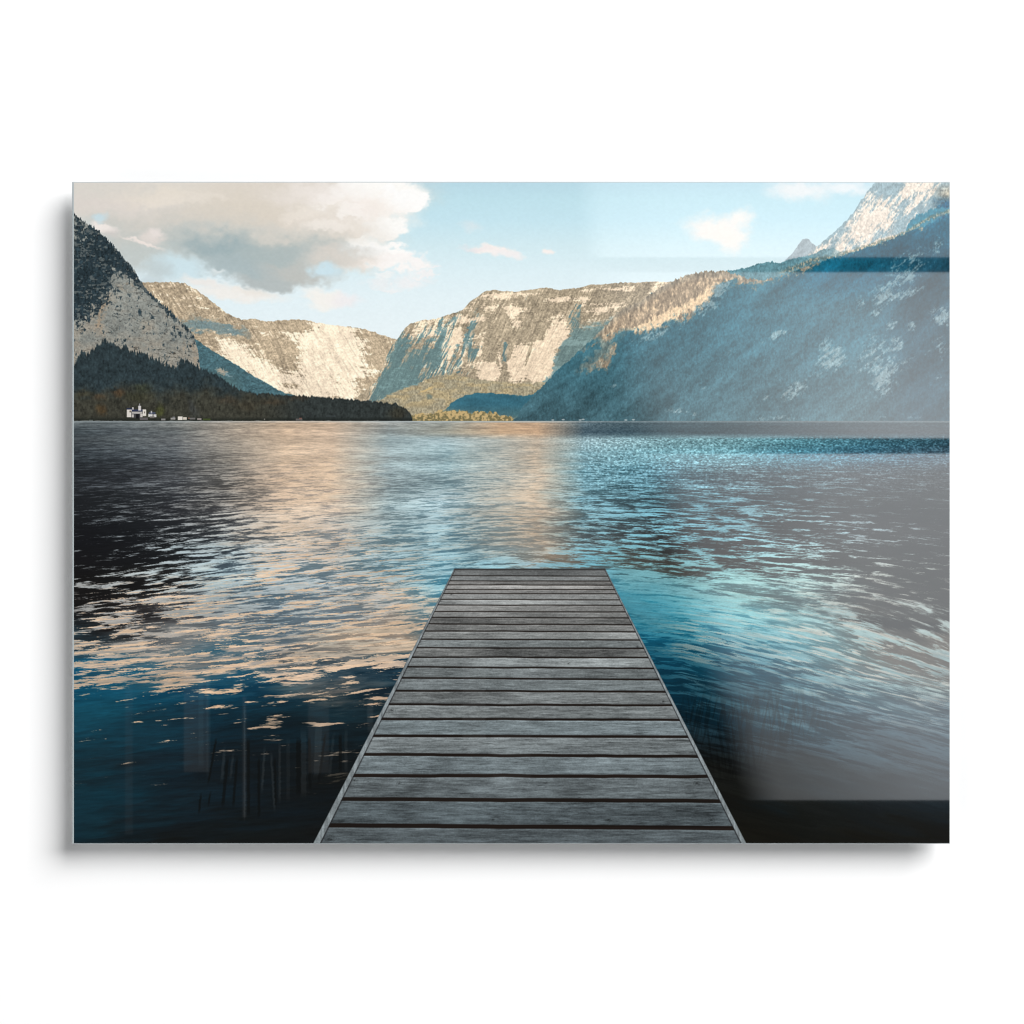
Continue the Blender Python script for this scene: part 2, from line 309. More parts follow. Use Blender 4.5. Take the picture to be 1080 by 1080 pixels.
    rm=field(X,Y,[(745,315,22,14,-35,.95,.6),(760,302,14,6,-20,.6,.7),(690,350,12,8,-30,.8,.6),(668,362,14,4,-20,.55,.7),(712,345,18,5,-15,.4,.8),(820,353,10,3.4,-25,1.3,.6),(806,361,5,2,-30,.8,.7),(764,374,8,6,-30,.55,.8),
        (878,374,12,17,-35,.95,.6),(868,388,14,8,-30,.6,.8),(838,412,16,7,-28,1.1,.6),(806,419,5,3,-20,1.1,.6),(930,385,18,30,10,.55,.8),(932,402,7,14,5,.8,.6),(945,362,7,8,0,.7,.7),(915,372,16,22,20,.35,.8),(950,385,20,7,-20,.4,.8),
        (960,278,22,12,-35,.75,.7),(945,300,25,8,-25,.7,.7),(930,316,18,6,-15,.75,.7),(955,310,24,5,-15,.75,.7),(907,320,4,9,10,.6,.7),(925,330,8,4,-30,.9,.6),(940,343,7,5,-35,1.0,.6),(962,345,5,5,0,.9,.6),(993,333,10,12,-40,1.1,.6),(992,365,14,10,-20,.6,.8),(990,258,8,9,0,.6,.7),
        (715,433,12,3,0,.7,.7),(733,437,3,3,0,.8,.7),(820,441,24,2.5,-3,.8,.7),(647,407,4,1.6,-20,1.0,.6),(750,410,8,2,0,.6,.8),(990,400,4,8,20,.45,.8),(950,440,60,1.4,0,.3,.8)])
    nv=fbm(X,Y,9,2.2,68,4,.65,-42)
    rk=sst(.30,1.35,rm*.95*(1+nv*.28+n2*.25)+n2*.12+nv*.11+n1*.08-.02+n3*.10)
    c=mixc(c,C(168,184,186)*(1+.09*n3+.06*n5)[...,None],rk*.56)
    # sunlit upper face
    sun=curve(X,[(540,380),(600,392),(612,393),(640,388),(648,374),(652,360),(662,350),(680,347),(700,340),(716,337),(730,333),(738,322),(748,315),(752,306),(760,300),(775,297),(800,297.5),(815,293),(835,287),(850,281),(1002,225)])
    lit=sst(4.5,-3.5,Y-sun+n2*2.4+n4*1.6+n1*1.5)*sst(596,640,X)
    lit*=1-.9*sst(.0,1,field(X+n2*2,Y+n2*2,[(612,378,24,5,-42,1,.6),(630,372,22,10,-30,.6,.7),(600,388,24,5,-40,1,.6),(655,355,12,7,-30,.8,.6),(682,306,4,4,0,.7,.7)]))
    g1=fbm(X,Y,2.2,4.6,69,3,.6)
    rm=field(X,Y,[(708,332,36,6,-24,.9,.6),(744,313,15,5,-52,.9,.6),(690,343,26,3.5,-14,1.0,.6),(735,318,10,6,-40,.6,.7),(655,336,18,14,-40,.15,.8),(780,294,30,2,0,.4,.8)])
    lc=mixc(C(162,144,122)*(1+.10*g1+.06*n3)[...,None],C(236,207,170)*(1+.07*n3)[...,None],sst(-.1,.9,rm+g1*.35+n2*.15-.1))
    lc=mixc(lc,C(146,142,130)*(1+.12*g1)[...,None],sst(10,1,Y-rg)*.5)
    c=mixc(c,lc,lit)
    over(d,c,m)
    # shore line
    sl=sst(444.1,444.6,Y)*sst(548,560,X)
    over(d,C(128,150,156),sl*(.75+.2*n4)*sst(1010,640,X+n4*20))
    for (hx,hy) in [(594,442.6),(612,443),(615,442.4),(660,443),(668,442.7),(583,443)]:
        over(d,C(176,186,188),blobm(X,Y,hx,hy,1.6,.8,0,.4)*.8)

    # ------------------------------------------------------------------ left cliff and woods
    d,X,Y=win(77,215,445,447)
    n1=fbm(X,Y,16,12,81,5,.6); n2=fbm(X,Y,5,4,82,4,.6); n3=fbm(X,Y,1.4,1.5,83,2); st=ridged(X,Y,16,2.6,84,4,12); st2=ridged(X,Y,7,3.6,85,3,22)
    nv=fbm(X,Y,1.7,3.4,86,3)
    rl=curve(X,[(77,224),(85,231),(95,238),(103,243),(110,250),(118,258),(125,265),(133,275),(138,280),(143,288),(148,296),(152,302),(158,309),(165,316),(172,322),(180,328),(186,335),(192,341),(200,348),(204,354),(206,360),(209,370),(211,389),(213,470)])
    tj=np.abs(fbm(X,Y*0,1.5,9,87,3))*-2.0+.9
    m=sst(-.4,.5,Y-rl-tj*sst(212,200,X))
    rock=C(148,151,145)*(1+.055*n2+.055*n3+.05*n1)[...,None]
    rock=mixc(rock,C(158,152,140)*(1+.05*n2+.05*n3)[...,None],sst(-.3,1.2,n1*.5+(Y-330)*.02))
    rock*=(1-.50*sst(.55,.78,st)*sst(-.7,.5,n2+.2)-.20*sst(.5,.85,st2)-.25*sst(.9,1.8,n2+n3*.5))[...,None]
    rock=mixc(rock,C(176,146,116)*np.ones_like(rock),np.clip(field(X+n2*2,Y+n2*2,[(105,335,5,16,12,.8,.6),(112,320,5,12,20,.6,.6),(130,304,8,3,10,.6,.7),(138,304,4,4,0,.6,.7),(194,366,2,6,0,.7,.6),(206,374,3,14,-8,.45,.7),(108,350,4,8,0,.4,.8)]),0,1)*.55*sst(-.6,.6,n2+.3))
    fr=field(X,Y,[(92,262,36,46,25,.85,.5),(90,300,26,34,15,1.0,.5),(115,265,26,9,45,.7,.6),(140,290,26,4.5,52,.8,.6),(175,325,34,3,43,.8,.6),(200,352,14,2.5,55,.7,.6),(82,330,9,14,0,.5,.7),(178,342,8,5,10,.5,.7),(130,284,16,6,45,.4,.8),(162,350,6,3,0,.35,.8),(150,336,16,2,10,.3,.8),(184,353,6,3,0,.4,.8)])
    tree=sst(.22,.58,fr*.70+n2*.22+nv*.22+n1*.05)
    tc=C(42,55,61)*(1+.12*nv+.10*n3)[...,None]
    tc=mixc(tc,C(128,132,128)*np.ones_like(tc),sst(.5,1.4,fbm(X,Y,3.2,1.8,90,3)+n2*.5)*.55)
    c=mixc(rock,tc,tree)
    over(d,c,m)
    fl=curve(X,[(77,386),(82,377),(85,369),(92,374),(98,366),(104,365),(108,356),(112,357),(118,362),(126,365),(135,367),(142,371),(150,373),(158,376),(165,378),(172,382),(180,385),(188,387),(191,380),(196,379),(202,383),(210,387),(220,391),(235,399),(245,407),(255,411.5),(265,414),(290,416),(330,418),(360,420.5),(390,423),(405,424.5),(413,426),(418,425),(424,430),(430,432),(433,436),(435,444),(436,449)])
    tj=fbm(X,Y*.15,1.7,9,88,4,.7)*1.9*sst(310,180,X)+fbm(X,Y*.15,2.2,9,88,3)*.7
    m=sst(-1.0,1.0,Y-fl-tj)
    wd=mixc(np.broadcast_to(C(46,58,62),X.shape+(3,)),np.broadcast_to(C(60,60,52),X.shape+(3,)),sst(398,426,Y+n1*4))
    wd=mixc(wd,np.broadcast_to(C(50,56,55),X.shape+(3,)),sst(270,330,X))
    wd=wd*(1+.09*nv+.07*n2+.06*n3)[...,None]
    wd=mixc(wd,C(26,33,36)*np.ones_like(wd),sst(3,0,Y-fl-tj)*.35*sst(200,320,X))
    paintL=[(125,414,6,4,0,(86,62,40),.55,.7),(107,432,5,5,0,(84,64,40),.6,.7),(90,416,9,4,0,(70,60,40),.5,.8),(105,419,6,3,0,(84,64,44),.5,.8),(168,433,5,6,0,(78,82,46),.7,.6),(150,409,8,4,0,(62,64,46),.6,.8),(146,418,14,5,0,(62,62,44),.5,.8),(240,422,9,4,0,(72,60,46),.5,.8),(260,428,10,5,0,(64,58,46),.5,.8),(315,420,10,2,0,(66,56,44),.6,.8),(288,424,12,3,0,(70,58,44),.5,.8),(420,436,10,6,0,(58,54,42),.6,.8),(205,436,5,6,0,(66,68,66),.6,.8),(202,428,3,6,-15,(64,68,70),.5,.8)]
    for (cx,cy,rx,ry,a,col,al,so) in paintL: over(wd,C(*col)*(1+.15*nv)[...,None],blobm(X+n2,Y+n2,cx,cy,rx,ry,a,so)*al)
    wd=mixc(wd,C(24,28,26)*np.ones_like(wd),sst(439,443.5,Y+nv*.5)*.6)
    over(d,wd,m)
    # lakeside villa and houses
    def box(x0,y0,x1,y1,col,al=1):
        mm=np.clip((X-x0)*S+.5,0,1)*np.clip((x1-X)*S+.5,0,1)*np.clip((Y-y0)*S+.5,0,1)*np.clip((y1-Y)*S+.5,0,1); over(d,C(*col),mm*al)
    box(133.8,431.5,139,440,(214,208,200)); box(150,431.8,154.2,438.8,(218,212,204)); box(138.5,434,150.5,440.5,(66,66,68)); box(139,434.2,150,436.4,(176,172,168))
    box(133.5,430.4,140,432,(46,52,74)); box(139,431.8,150.5,434,(50,56,80)); box(145.8,428,148.8,433,(206,202,200)); box(146.6,425.6,147.7,428.2,(150,148,152)); box(139.4,429.5,141,432,(190,186,184))
    box(136.6,433,138.4,435,(120,110,100)); box(152,434,153,436,(120,112,104)); box(139,437,141.2,440.2,(190,184,178)); box(148,436.4,150.4,440,(200,194,188)); box(143.5,436.6,146.5,441.5,(26,26,28)); box(147.5,440.4,156,443,(130,122,128),.6)
    box(156.4,436.4,161,439.6,(206,204,200)); box(161.8,437,165,440,(200,198,196)); box(157,434.6,164,436.8,(74,80,98)); box(159,433.4,160.5,436,(170,170,172)); box(158,439,163,441,(120,116,112),.8)
    box(187.6,439.2,192.6,443,(222,216,206)); box(193,440,197,442.8,(206,198,184)); box(180,440.6,185,442.6,(150,148,144)); box(182,439.4,184.6,441,(120,120,122)); box(170,441.4,174.5,443.4,(130,128,126)); box(200,440.6,206,442.4,(110,108,106)); box(208,441,212.5,443,(140,134,130)); box(198.5,440.5,200,441.6,(146,110,90)); box(214,441.4,222,443.4,(70,84,44),.8); box(94,442.8,98,444.4,(120,128,126),.7); box(312,441.4,319,443.6,(104,98,96),.8); box(315.5,440.6,318.5,442,(130,92,84),.8); box(278.4,441.6,279.6,442.8,(150,146,140),.8); box(344,438.4,354,439.2,(78,86,90),.6)
    over(d,C(128,132,130),sst(443.3,444.2,Y+fbm(X,Y*0,6,9,91,3)*.35)*(.4+.35*np.clip(fbm(X,Y*0,5,9,92,3),-1,1)))

    # ------------------------------------------------------------------ lake
    d,X,Y=win(77,444.4,1002,890)
    h=np.maximum(Y-438.5,4.0)
    # wave fronts: they climb to the right on the left side, fall to the right on the right side
    tl=np.where(X<540,(X-540)*-.085,(X-540)*.055+np.clip(X-720,0,400)*.17*sst(600,720,Y))
    tl=tl*np.clip((Y-460)/160,0,1)
    Yt=Y-tl
    ht=np.maximum(Yt-438.5,4.0)
    V=np.log(ht/4.0)*26.0; U=(X-540)/(ht+75)*6.6
    wv=fbm(U*.5,V*.5,1,1,101,5,.62)
    ww=fbm(U*1.35+wv*.22,V*2.7+wv*.34,1,1,102,5,.64)          # main waves
    wl=fbm(U*.22,V*.22,1,1,103,4,.6)                        # long swells
    wr=fbm(U*3.0+ww*.2,V*6.2+ww*.2,1,1,104,3,.7)                        # ripples
    fine=fbm(X,Y,1.5,.95,105,2)
    fst=fbm(X,Y,9,.9,107,3,.7); fine=fine+(fst-fine)*sst(640,540,X)*.8
    fade=np.clip((Y-446)/60,0,1)
    n=ww*.80+wl*.14+wr*.28+wv*.12
    n=n*fade+fine*(1-fade)*.6
    def grid(vals,xs,ys_):
        """smooth colour field from a table: rows are heights ys_, columns are positions xs"""
        a=np.array(vals,f32)
        y1=Y[:,0]; x1=X[0]
        k=a.shape[-1]; tmp=np.zeros((len(ys_),len(x1),k),f32)
        for j in range(len(ys_)):
            for q in range(k): tmp[j,:,q]=np.interp(x1,xs,a[j,:,q])
        o=np.zeros((len(y1),len(x1),k),f32)
        idx=np.clip(np.searchsorted(ys_,y1)-1,0,len(ys_)-2); t=np.clip((y1-np.array(ys_)[idx])/(np.array(ys_)[idx+1]-np.array(ys_)[idx]),0,1).astype(f32); t=t*t*(3-2*t)*.5+t*.5
        o=tmp[idx]*(1-t)[:,None,None]+tmp[idx+1]*t[:,None,None]
        # scatter the borders with the waves
        return o
    xs=[77,130,185,240,300,350,410,470,528,567,616,700,770,840,920,1002]
    ysl=[446,456,464,480,500,530,560,590,620,650,680,705,730,760,800,845,889]
    K=(24,26,29)
    # light tone of the water (what the crests and flats mirror)
    LT=[
     [(120,128,130),(128,134,136),(150,152,148),(180,170,156),(222,196,166),(216,190,164),(180,184,180),(176,180,172),(216,184,150),(214,182,150),(110,128,136),(74,98,106),(70,92,100),(66,84,92),(60,78,86),(60,78,86)],
     [(92,102,107),(112,120,124),(130,136,136),(186,174,158),(224,196,166),(216,190,164),(160,172,172),(164,166,154),(212,180,146),(214,180,146),(84,104,114),(62,84,92),(60,80,88),(58,74,82),(56,70,78),(56,70,78)],
     [(104,112,116),(124,132,134),(142,146,146),(186,176,162),(222,196,168),(220,194,168),(180,196,198),(180,200,204),(206,184,158),(208,184,158),(160,188,194),(140,180,186),(120,164,172),(96,148,160),(64,110,124),(50,90,104)],
     [(84,94,100),(100,108,114),(120,126,130),(172,166,156),(224,198,170),(222,196,168),(176,190,190),(168,194,198),(206,184,158),(214,186,156),(146,184,194),(128,178,190),(120,174,186),(86,152,172),(70,120,140),(80,110,126)],
     [(66,72,78),(86,92,98),(110,114,118),(164,158,150),(226,198,170),(222,196,168),(178,190,190),(172,196,200),(204,182,160),(214,184,154),(134,176,188),(110,160,176),(124,160,170),(110,144,154),(100,124,132),(92,108,114)],
     [(74,80,86),(104,110,114),(140,144,146),(176,172,166),(224,198,172),(220,196,170),(186,200,202),(180,202,208),(206,186,164),(212,182,152),(134,180,194),(110,164,180),(112,160,174),(130,170,180),(120,140,146),(100,112,116)],
     [(100,106,110),(124,132,136),(160,166,168),(186,190,188),(214,196,176),(204,194,182),(180,202,208),(174,206,214),(178,196,200),(206,182,156),(150,196,208),(130,190,206),(122,176,190),(150,190,198),(130,150,156),(110,122,126)],
     [(120,126,128),(146,154,158),(172,184,188),(172,192,198),(200,194,186),(206,196,184),(180,204,210),(168,206,216),(160,204,216),(170,196,204),(118,178,194),(124,184,200),(132,190,204),(156,198,206),(150,166,170),(130,140,142)],
     [(140,144,144),(164,170,170),(176,188,190),(164,186,192),(174,186,190),(180,190,192),(196,194,188),(150,198,210),(130,186,200),(130,186,200),(90,154,176),(104,168,188),(140,202,214),(156,200,208),(176,186,188),(160,164,164)],
     [(152,152,150),(158,158,156),(160,160,156),(156,162,162),(160,172,176),(174,176,172),(190,178,164),(200,178,156),(170,150,130),(170,150,130),(44,124,154),(64,146,174),(130,196,210),(138,188,200),(150,176,184),(150,166,172)],
     [(160,156,148),(164,158,150),(162,156,148),(156,152,146),(152,152,148),(170,164,152),(186,170,150),(196,172,146),(120,120,120),(100,130,140),(26,112,146),(44,132,164),(100,168,188),(120,176,194),(140,178,188),(150,172,178)],
     [(164,156,148),(170,160,148),(168,158,146),(158,150,142),(158,150,142),(168,158,144),(184,164,144),(180,160,140),(100,110,120),(40,90,110),(16,92,126),(20,100,134),(70,138,164),(100,156,176),(124,162,174),(130,156,166)],
     [(208,186,160),(210,186,160),(212,186,160),(210,184,156),(208,180,154),(208,180,154),(190,166,144),(120,120,120),(60,80,90),(40,80,100),(24,90,120),(24,96,128),(60,120,148),(96,150,172),(130,170,184),(150,170,176)],
     [(200,180,160),(206,184,158),(206,182,156),(200,176,152),(180,160,140),(170,156,142),(140,130,120),(80,84,86),(40,50,56),(30,50,60),(16,60,84),(16,60,84),(40,84,108),(66,104,128),(84,118,138),(90,120,138)],
     [(190,170,150),(190,170,150),(170,156,140),(150,140,130),(130,124,118),(110,108,104),(80,80,78),(40,44,46),(24,30,34),(20,28,32),(16,30,38),(18,28,32),(26,44,56),(44,70,88),(56,82,100),(60,84,102)],
     [(150,140,130),(130,124,118),(90,88,84),(60,62,60),(44,46,46),(36,38,36),(30,32,30),(24,26,26),(22,24,24),(20,22,20),(18,20,18),(20,20,18),(22,24,22),(26,30,30),(30,38,44),(34,46,56)],
     [(60,66,68),(40,46,48),(34,38,38),(30,34,34),(28,30,30),(28,30,28),(26,28,26),(24,26,24),(22,22,20),(20,20,18),(18,18,16),(20,20,16),(22,22,18),(24,24,20),(26,26,22),(26,28,28)]]
    # dark tone (what the steep sides mirror)
    DK=[
     [(70,78,82),(78,86,88),(96,100,100),(140,132,122),(190,168,146),(188,168,146),(140,144,142),(136,140,134),(186,158,132),(186,158,132),(74,96,106),(60,82,92),(56,76,84),(52,68,76),(46,62,70),(46,62,70)],
     [(48,56,60),(60,66,70),(74,78,80),(130,122,114),(188,166,146),(184,164,146),(130,138,138),(138,136,126),(182,156,130),(184,154,128),(60,80,92),(48,70,80),(46,64,72),(44,58,66),(40,52,60),(40,52,60)],
     [(48,54,58),(56,62,66),(72,76,80),(130,124,116),(186,166,146),(184,166,148),(142,160,164),(132,154,160),(160,150,134),(164,146,128),(124,152,160),(112,150,160),(98,138,146),(66,114,126),(34,72,86),(26,54,66)],
     [(36,41,45),(42,47,51),(56,60,64),(114,110,104),(182,164,146),(182,164,148),(140,152,154),(118,146,154),(158,146,132),(176,150,126),(104,142,152),(90,134,146),(84,128,140),(60,108,126),(34,66,84),(44,60,72)],
     [(38,41,45),(42,45,49),(54,57,60),(92,90,86),(176,160,144),(176,160,146),(128,142,146),(116,142,150),(152,140,128),(172,148,124),(72,112,124),(50,84,96),(50,66,74),(40,52,58),(44,50,54),(44,48,50)],
     [(31,33,36),(34,37,40),(46,48,52),(74,74,74),(158,148,138),(164,152,142),(122,140,144),(110,140,150),(148,136,124),(174,146,122),(70,96,104),(48,62,68),(46,52,56),(44,46,48),(40,42,42),(40,42,42)],
     [(24,25,28),(25,27,30),(32,35,38),(58,62,66),(130,132,130),(132,138,140),(108,132,140),(98,134,148),(124,118,108),(162,134,108),(80,92,96),(50,54,56),(50,50,50),(46,46,46),(40,40,40),(40,40,40)],
     [(23,23,25),(23,24,26),(28,30,32),(62,74,82),(104,122,130),(112,130,138),(100,132,144),(90,140,158),(100,124,132),(132,114,94),(92,96,94),(66,66,64),(56,54,54),(48,48,48),(42,42,40),(40,40,40)],
     [(22,21,21),(22,22,22),(30,30,30),(76,92,102),(84,108,120),(102,120,130),(120,134,138),(66,130,152),(60,110,128),(60,110,128),(56,130,156),(70,130,150),(84,120,130),(66,90,98),(46,46,46),(42,42,40)],
     [(24,22,22),(30,28,28),(70,70,72),(92,104,112),(90,106,116),(110,122,130),(150,138,126),(60,110,132),(40,90,110),(40,90,110),(16,106,142),(30,128,160),(70,150,174),(84,130,144),(60,60,58),(34,34,32)],
     [(40,60,70),(100,104,106),(120,124,124),(96,112,120),(88,104,114),(140,132,122),(160,140,120),(30,70,92),(20,60,80),(14,60,84),(6,80,114),(8,92,128),(24,116,146),(66,130,150),(96,92,88),(90,84,78)],
     [(14,86,118),(20,88,118),(60,96,112),(40,86,106),(90,96,98),(100,100,100),(40,72,88),(16,48,64),(14,40,54),(8,50,72),(4,64,94),(4,70,102),(10,88,118),(46,106,128),(90,104,110),(84,80,76)],
     [(8,80,114),(8,76,108),(8,70,102),(8,62,92),(14,52,74),(18,46,62),(20,38,50),(14,30,40),(10,24,32),(6,30,44),(4,46,70),(4,50,76),(8,62,88),(30,70,92),(50,84,102),(60,80,90)],
     [(8,68,98),(10,58,84),(12,52,76),(10,44,66),(12,36,52),(14,32,44),(14,26,34),(10,20,26),(8,18,22),(6,20,28),(4,32,50),(6,26,38),(8,36,52),(22,48,64),(34,56,72),(38,58,74)],
     [(10,52,74),(14,44,62),(16,38,54),(16,30,42),(16,26,34),(16,24,30),(16,22,26),(12,18,20),(10,16,18),(8,14,16),(8,14,16),(10,14,14),(12,18,22),(22,34,44),(30,42,54),(32,44,56)],
     [(12,46,64),(16,34,46),(18,28,36),(18,26,30),(18,24,28),(18,22,24),(17,20,21),(14,17,17),(12,14,14),(10,12,12),(10,11,9),(12,12,10),(14,14,12),(18,20,18),(22,26,30),(24,32,40)],
     [(14,30,40),(16,24,28),(17,22,24),(18,22,23),(18,21,22),(18,21,21),(17,19,19),(14,16,16),(12,13,12),(12,12,10),(12,11,8),(14,13,10),(16,15,11),(18,17,13),(20,19,16),(22,22,22)]]
    # share of light tone, in tenths
    PR=[[5,5,6,6,6,6,6,6,6,6,5,4,4,4,4,4],[4,4,5,6,6,6,5,5,6,6,4,4,4,4,4,4],[4,5,5,6,6,6,6,6,6,6,6,6,6,5,5,5],[2.5,3,4,5,7,7,6,6,6,7,6,6,6,5,5,5],[1.5,2,3,5,7,7,6,6,6,7,5,4,3,2.5,1.5,1],[.7,1,2,4,7,7,6,6,6,6.5,4.6,4,3.5,1.6,.5,.2],[.4,.7,2,4.6,6.5,6.5,6,6.5,6,5.5,4.6,4.2,4,2,.8,.3],[.4,.8,3,6,5.5,5.5,6,6.5,6.5,5.5,5.8,5,4.6,2.6,1.1,.5],[.5,1.2,4,6.3,5,5.5,6,6,6,6,7,6.8,6.6,4.2,1.8,1],[1.4,3,5.8,6,4.5,5.5,6.5,6,6,6,6,6.8,7.2,6,3.4,2],[4.5,5.6,6,5.5,5,6,6.4,6,5,5,5,5,5.5,6,5,4.4],[5,5,5.2,5,5.2,5,4.4,3,3,3,4,4.5,5,5.4,5,5],[1.7,1.1,.9,1.0,1.6,1.8,1.6,2,3,3,4,4,4.5,4.5,4.5,4.5],[.3,.3,.35,.45,.5,.45,.6,2,4,4,4,4,4.5,4.5,4.5,4.5],[.25,.25,.2,.2,.2,.3,1,2,4,4,4,4,4.5,4.5,4.5,4.5],[.15,.1,.05,.05,.05,.05,1,4,4,4,4,4,4,4,4,4],[.05,.02,.02,.02,.02,.02,1,4,4,4,4,4,4,4,4,4]]
    for i_ in range(2,7):
        LT[i_][8]=(188,188,178); DK[i_][8]=(142,150,148)      # the golden column is narrow
        LT[i_][6]=(172,190,192)
        LT[i_][9]=(206,188,166); DK[i_][9]=(158,150,138)
    L3=grid(LT,xs,ysl)/255; D3=grid(DK,xs,ysl)/255; P1=grid([[[v/10] for v in r] for r in PR],xs,ysl)[...,0]
    # let the tone fields wander with the swell
    H2,W2=Y.shape
    jj=np.clip((np.arange(H2)[:,None]+(wl*.09+wv*.06+ww*.03)*h*S*.45*np.clip((Y-470)/60,0,1)),0,H2-1).astype(np.int32); ii=np.clip(np.arange(W2)[None,:]+(wv*.5+ww*.25)*h*.10*S,0,W2-1).astype(np.int32)
    L3=L3[jj,ii];D3=D3[jj,ii];P1=P1[jj,ii]
    # share -> threshold on the wave field
    q=np.interp(P1,[0,.02,.05,.1,.2,.3,.4,.5,.6,.7,.8,.9,1],[-3.0,-1.9,-1.5,-1.15,-.76,-.47,-.22,0,.22,.47,.76,1.15,2]).astype(f32)
    soft=np.interp(Y,[445,475,560,640,700,889],[1.9,1.5,.95,.62,.38,.34]).astype(f32)
    soft=soft*np.where(X>640,1+2.6*sst(640,800,X)*sst(690,760,Y),1)
    soft=soft*(1+.9*sst(740,820,X)*sst(600,640,Y)*sst(760,700,Y))*(1+.35*sst(260,160,X)*sst(560,500,Y))
    nn=n/ .85
    t=np.clip((nn+q)/soft*.5+.5,0,1); t=t*t*(3-2*t)
    t=t+(.5-t)*.75*sst(810,850,Y)*sst(640,760,X)
    c=D3+(L3-D3)*t[...,None]
    # secondary modulation within tones
    pk=field(X,Y,[(190,690,160,64,-6,1.1,.6),(380,650,80,70,-12,1,.7),(330,600,60,30,0,.6,.8),(160,650,60,30,0,.5,.8),(540,560,70,40,0,.35,.8),(300,580,60,40,0,.45,.9),(740,680,40,30,20,.5,.8),(900,690,110,50,18,.7,.8)])
    w3=fbm(U*1.15+wv*.2,V*4.2+wv*.3,1,1,108,5,.66)
    pcol=mixc(np.broadcast_to(C(218,188,158),c.shape),np.broadcast_to(C(206,192,184),c.shape),sst(600,760,X))
    c=mixc(c,pcol,np.clip(pk,0,1)*sst(.05,.85,w3)*sst(.1,.5,t)*.88)
    c=c*(1+.045*wr*fade*(1-.7*sst(720,790,Y)*sst(640,740,X))+.04*fine*(1-.6*fade)+.05*wl)[...,None]
    sp=fbm(X,Y,1.7,1.1,106,2)
    spk=sst(580,640,X)*sst(458,464,Y)*sst(540,495,Y)
    c=c*(1+.12*sp*spk)[...,None]+(.05*np.clip(sp,0,2)*spk)[...,None]
    # far band of still water under the shore
    bd=sst(455.2,454,Y+fine*.5+(X>700)*0)*sst(445.2,446.5,Y)*.25
    c=mixc(c,c*.92,bd)
    c=mixc(c,np.broadcast_to(C(176,186,188),c.shape),sst(446.2,445.0,Y)*(.35+.4*sst(300,500,X)*sst(640,560,X)))
    # dark trunk of shade far right
    dm=blobm(X+ww*6,Y+ww*1.8-(X-940)*.05,955,657,60,5.5,2,.5)
    over(c,C(26,26,26),dm*.85*sst(.9,-.3,ww))
    # pale and dark upright streaks in the water near the jetty
    pm=np.zeros_like(X)
    for (px,y0,y1,w,tx,v) in [(237,790,824,2.6,-.10,.10),(246,796,822,2.2,-.12,.10),(258,745,865,1.3,0,.12),(279,790,835,2.2,-.06,.11),(286,795,855,2.0,.06,.10),(295,785,845,2.2,0,.10),(304,780,845,3.5,0,.05),(320,770,840,6,0,.07),(336,765,820,7,-.03,.09),(352,775,820,2.5,-.10,.08),(365,770,815,3,0,.07),(212,715,810,5,0,.05),(220,715,820,4,0,.05),(390,738,770,6,0,.05)]:
        xx=X-px-(Y-y0)*tx-wr*.25; mm=sst(w*.5+.7,w*.5-.5,np.abs(xx))*sst(y0-6,y0+8,Y)*sst(y1+4,y1-8,Y); pm+=mm*v
    c+=pm[...,None]*C(240,245,250)*.55
    for (px,y0,y1,w,tx) in [(212,838,858,2,-.12),(222,836,850,1.6,-.15),(228,780,826,2,-.18),(262,780,860,3,0),(273,800,862,2.5,0),(315,780,838,5,.0),(326,778,833,3,.02),(343,775,825,2.2,-.14),(359,775,815,3,0),(240,800,850,3,-.1),(250,800,850,2.4,-.08),(290,800,850,2,.02)]:
        xx=X-px-(Y-y0)*tx-wr*.25; mm=sst(w*.5+.8,w*.5-.6,np.abs(xx))*sst(y0-4,y0+5,Y)*sst(y1+3,y1-5,Y)
        over(c,C(12,16,18),mm*.7)
    # reeds mirrored right of the jetty
    rd=fbm(X+(Y-800)*.22,Y,2.6,40,111,3); rd2=fbm(X-(Y-800)*.12,Y,2.4,34,112,3)
    rmk=field(X,Y,[(742,760,26,26,30,1,.7),(790,775,40,36,0,.8,.7),(830,755,40,26,0,.8,.7),(770,800,30,20,20,.7,.7)])
    c=c*(1-.24*np.clip(rmk,0,1)*sst(.1,1.0,np.maximum(rd,rd2)))[...,None]
    bm_=sst(480,400,X)*sst(700,760,Y)
    c=mixc(c,(c+(c.mean(-1,keepdims=True)-c)*.22)*np.array([1.06,1.0,.93],f32),bm_)
    tm=sst(615,665,X)*sst(560,610,Y)
    lum=c.mean(-1,keepdims=True)*np.ones_like(c)
    c=mixc(c,(c+(lum-c)*.12)*np.array([.98,.965,.92],f32),tm)
    c=c*(1-.22*blobm(X,Y,745,740,80,50,25,.8))[...,None]
    d[:]=c

    # ------------------------------------------------------------------ jetty
    d,X,Y=win(320,596,800,890)
    k=(Y-600)/289.0
    xl=479-148.5*k; xr=638.5+148.5*k
    edge=np.clip((X-xl)*S+.5,0,1)*np.clip((xr-X)*S+.5,0,1)*np.clip((Y-599.6)*S+.5,0,1)
    lw=1.2+6.0*k; rw=1.0+4.2*k
    gapL=np.array([600.4,607.2,612.6,617.0,621.5,626.0,632.2,638.0,645.0,651.2,658.0,665.5,674.2,683.1,693.1,703.3,714.9,728.4,742.9,758.2,776.0,795.6,817.8,842.7,870.4,902])
    gapR=np.array([600.6,607.8,612.9,617.3,621.8,626.4,632.9,638.4,645.6,651.8,658.9,666.6,675.0,683.8,693.8,704.9,716.9,729.8,743.8,759.3,777.1,797.8,819.3,844.7,873.3,905])
    gw=np.interp((gapL+gapR)/2,[600,640,680,720,760,800,840,890],[1.0,1.05,1.4,1.85,2.45,3.1,3.9,4.7])
    f=np.clip((X-xl)/np.maximum(xr-xl,1),0,1)
    sc=np.interp(Y,[600,889],[.55,2.1]).astype(f32)
    xc=(X-559)/ (xr-xl)*456
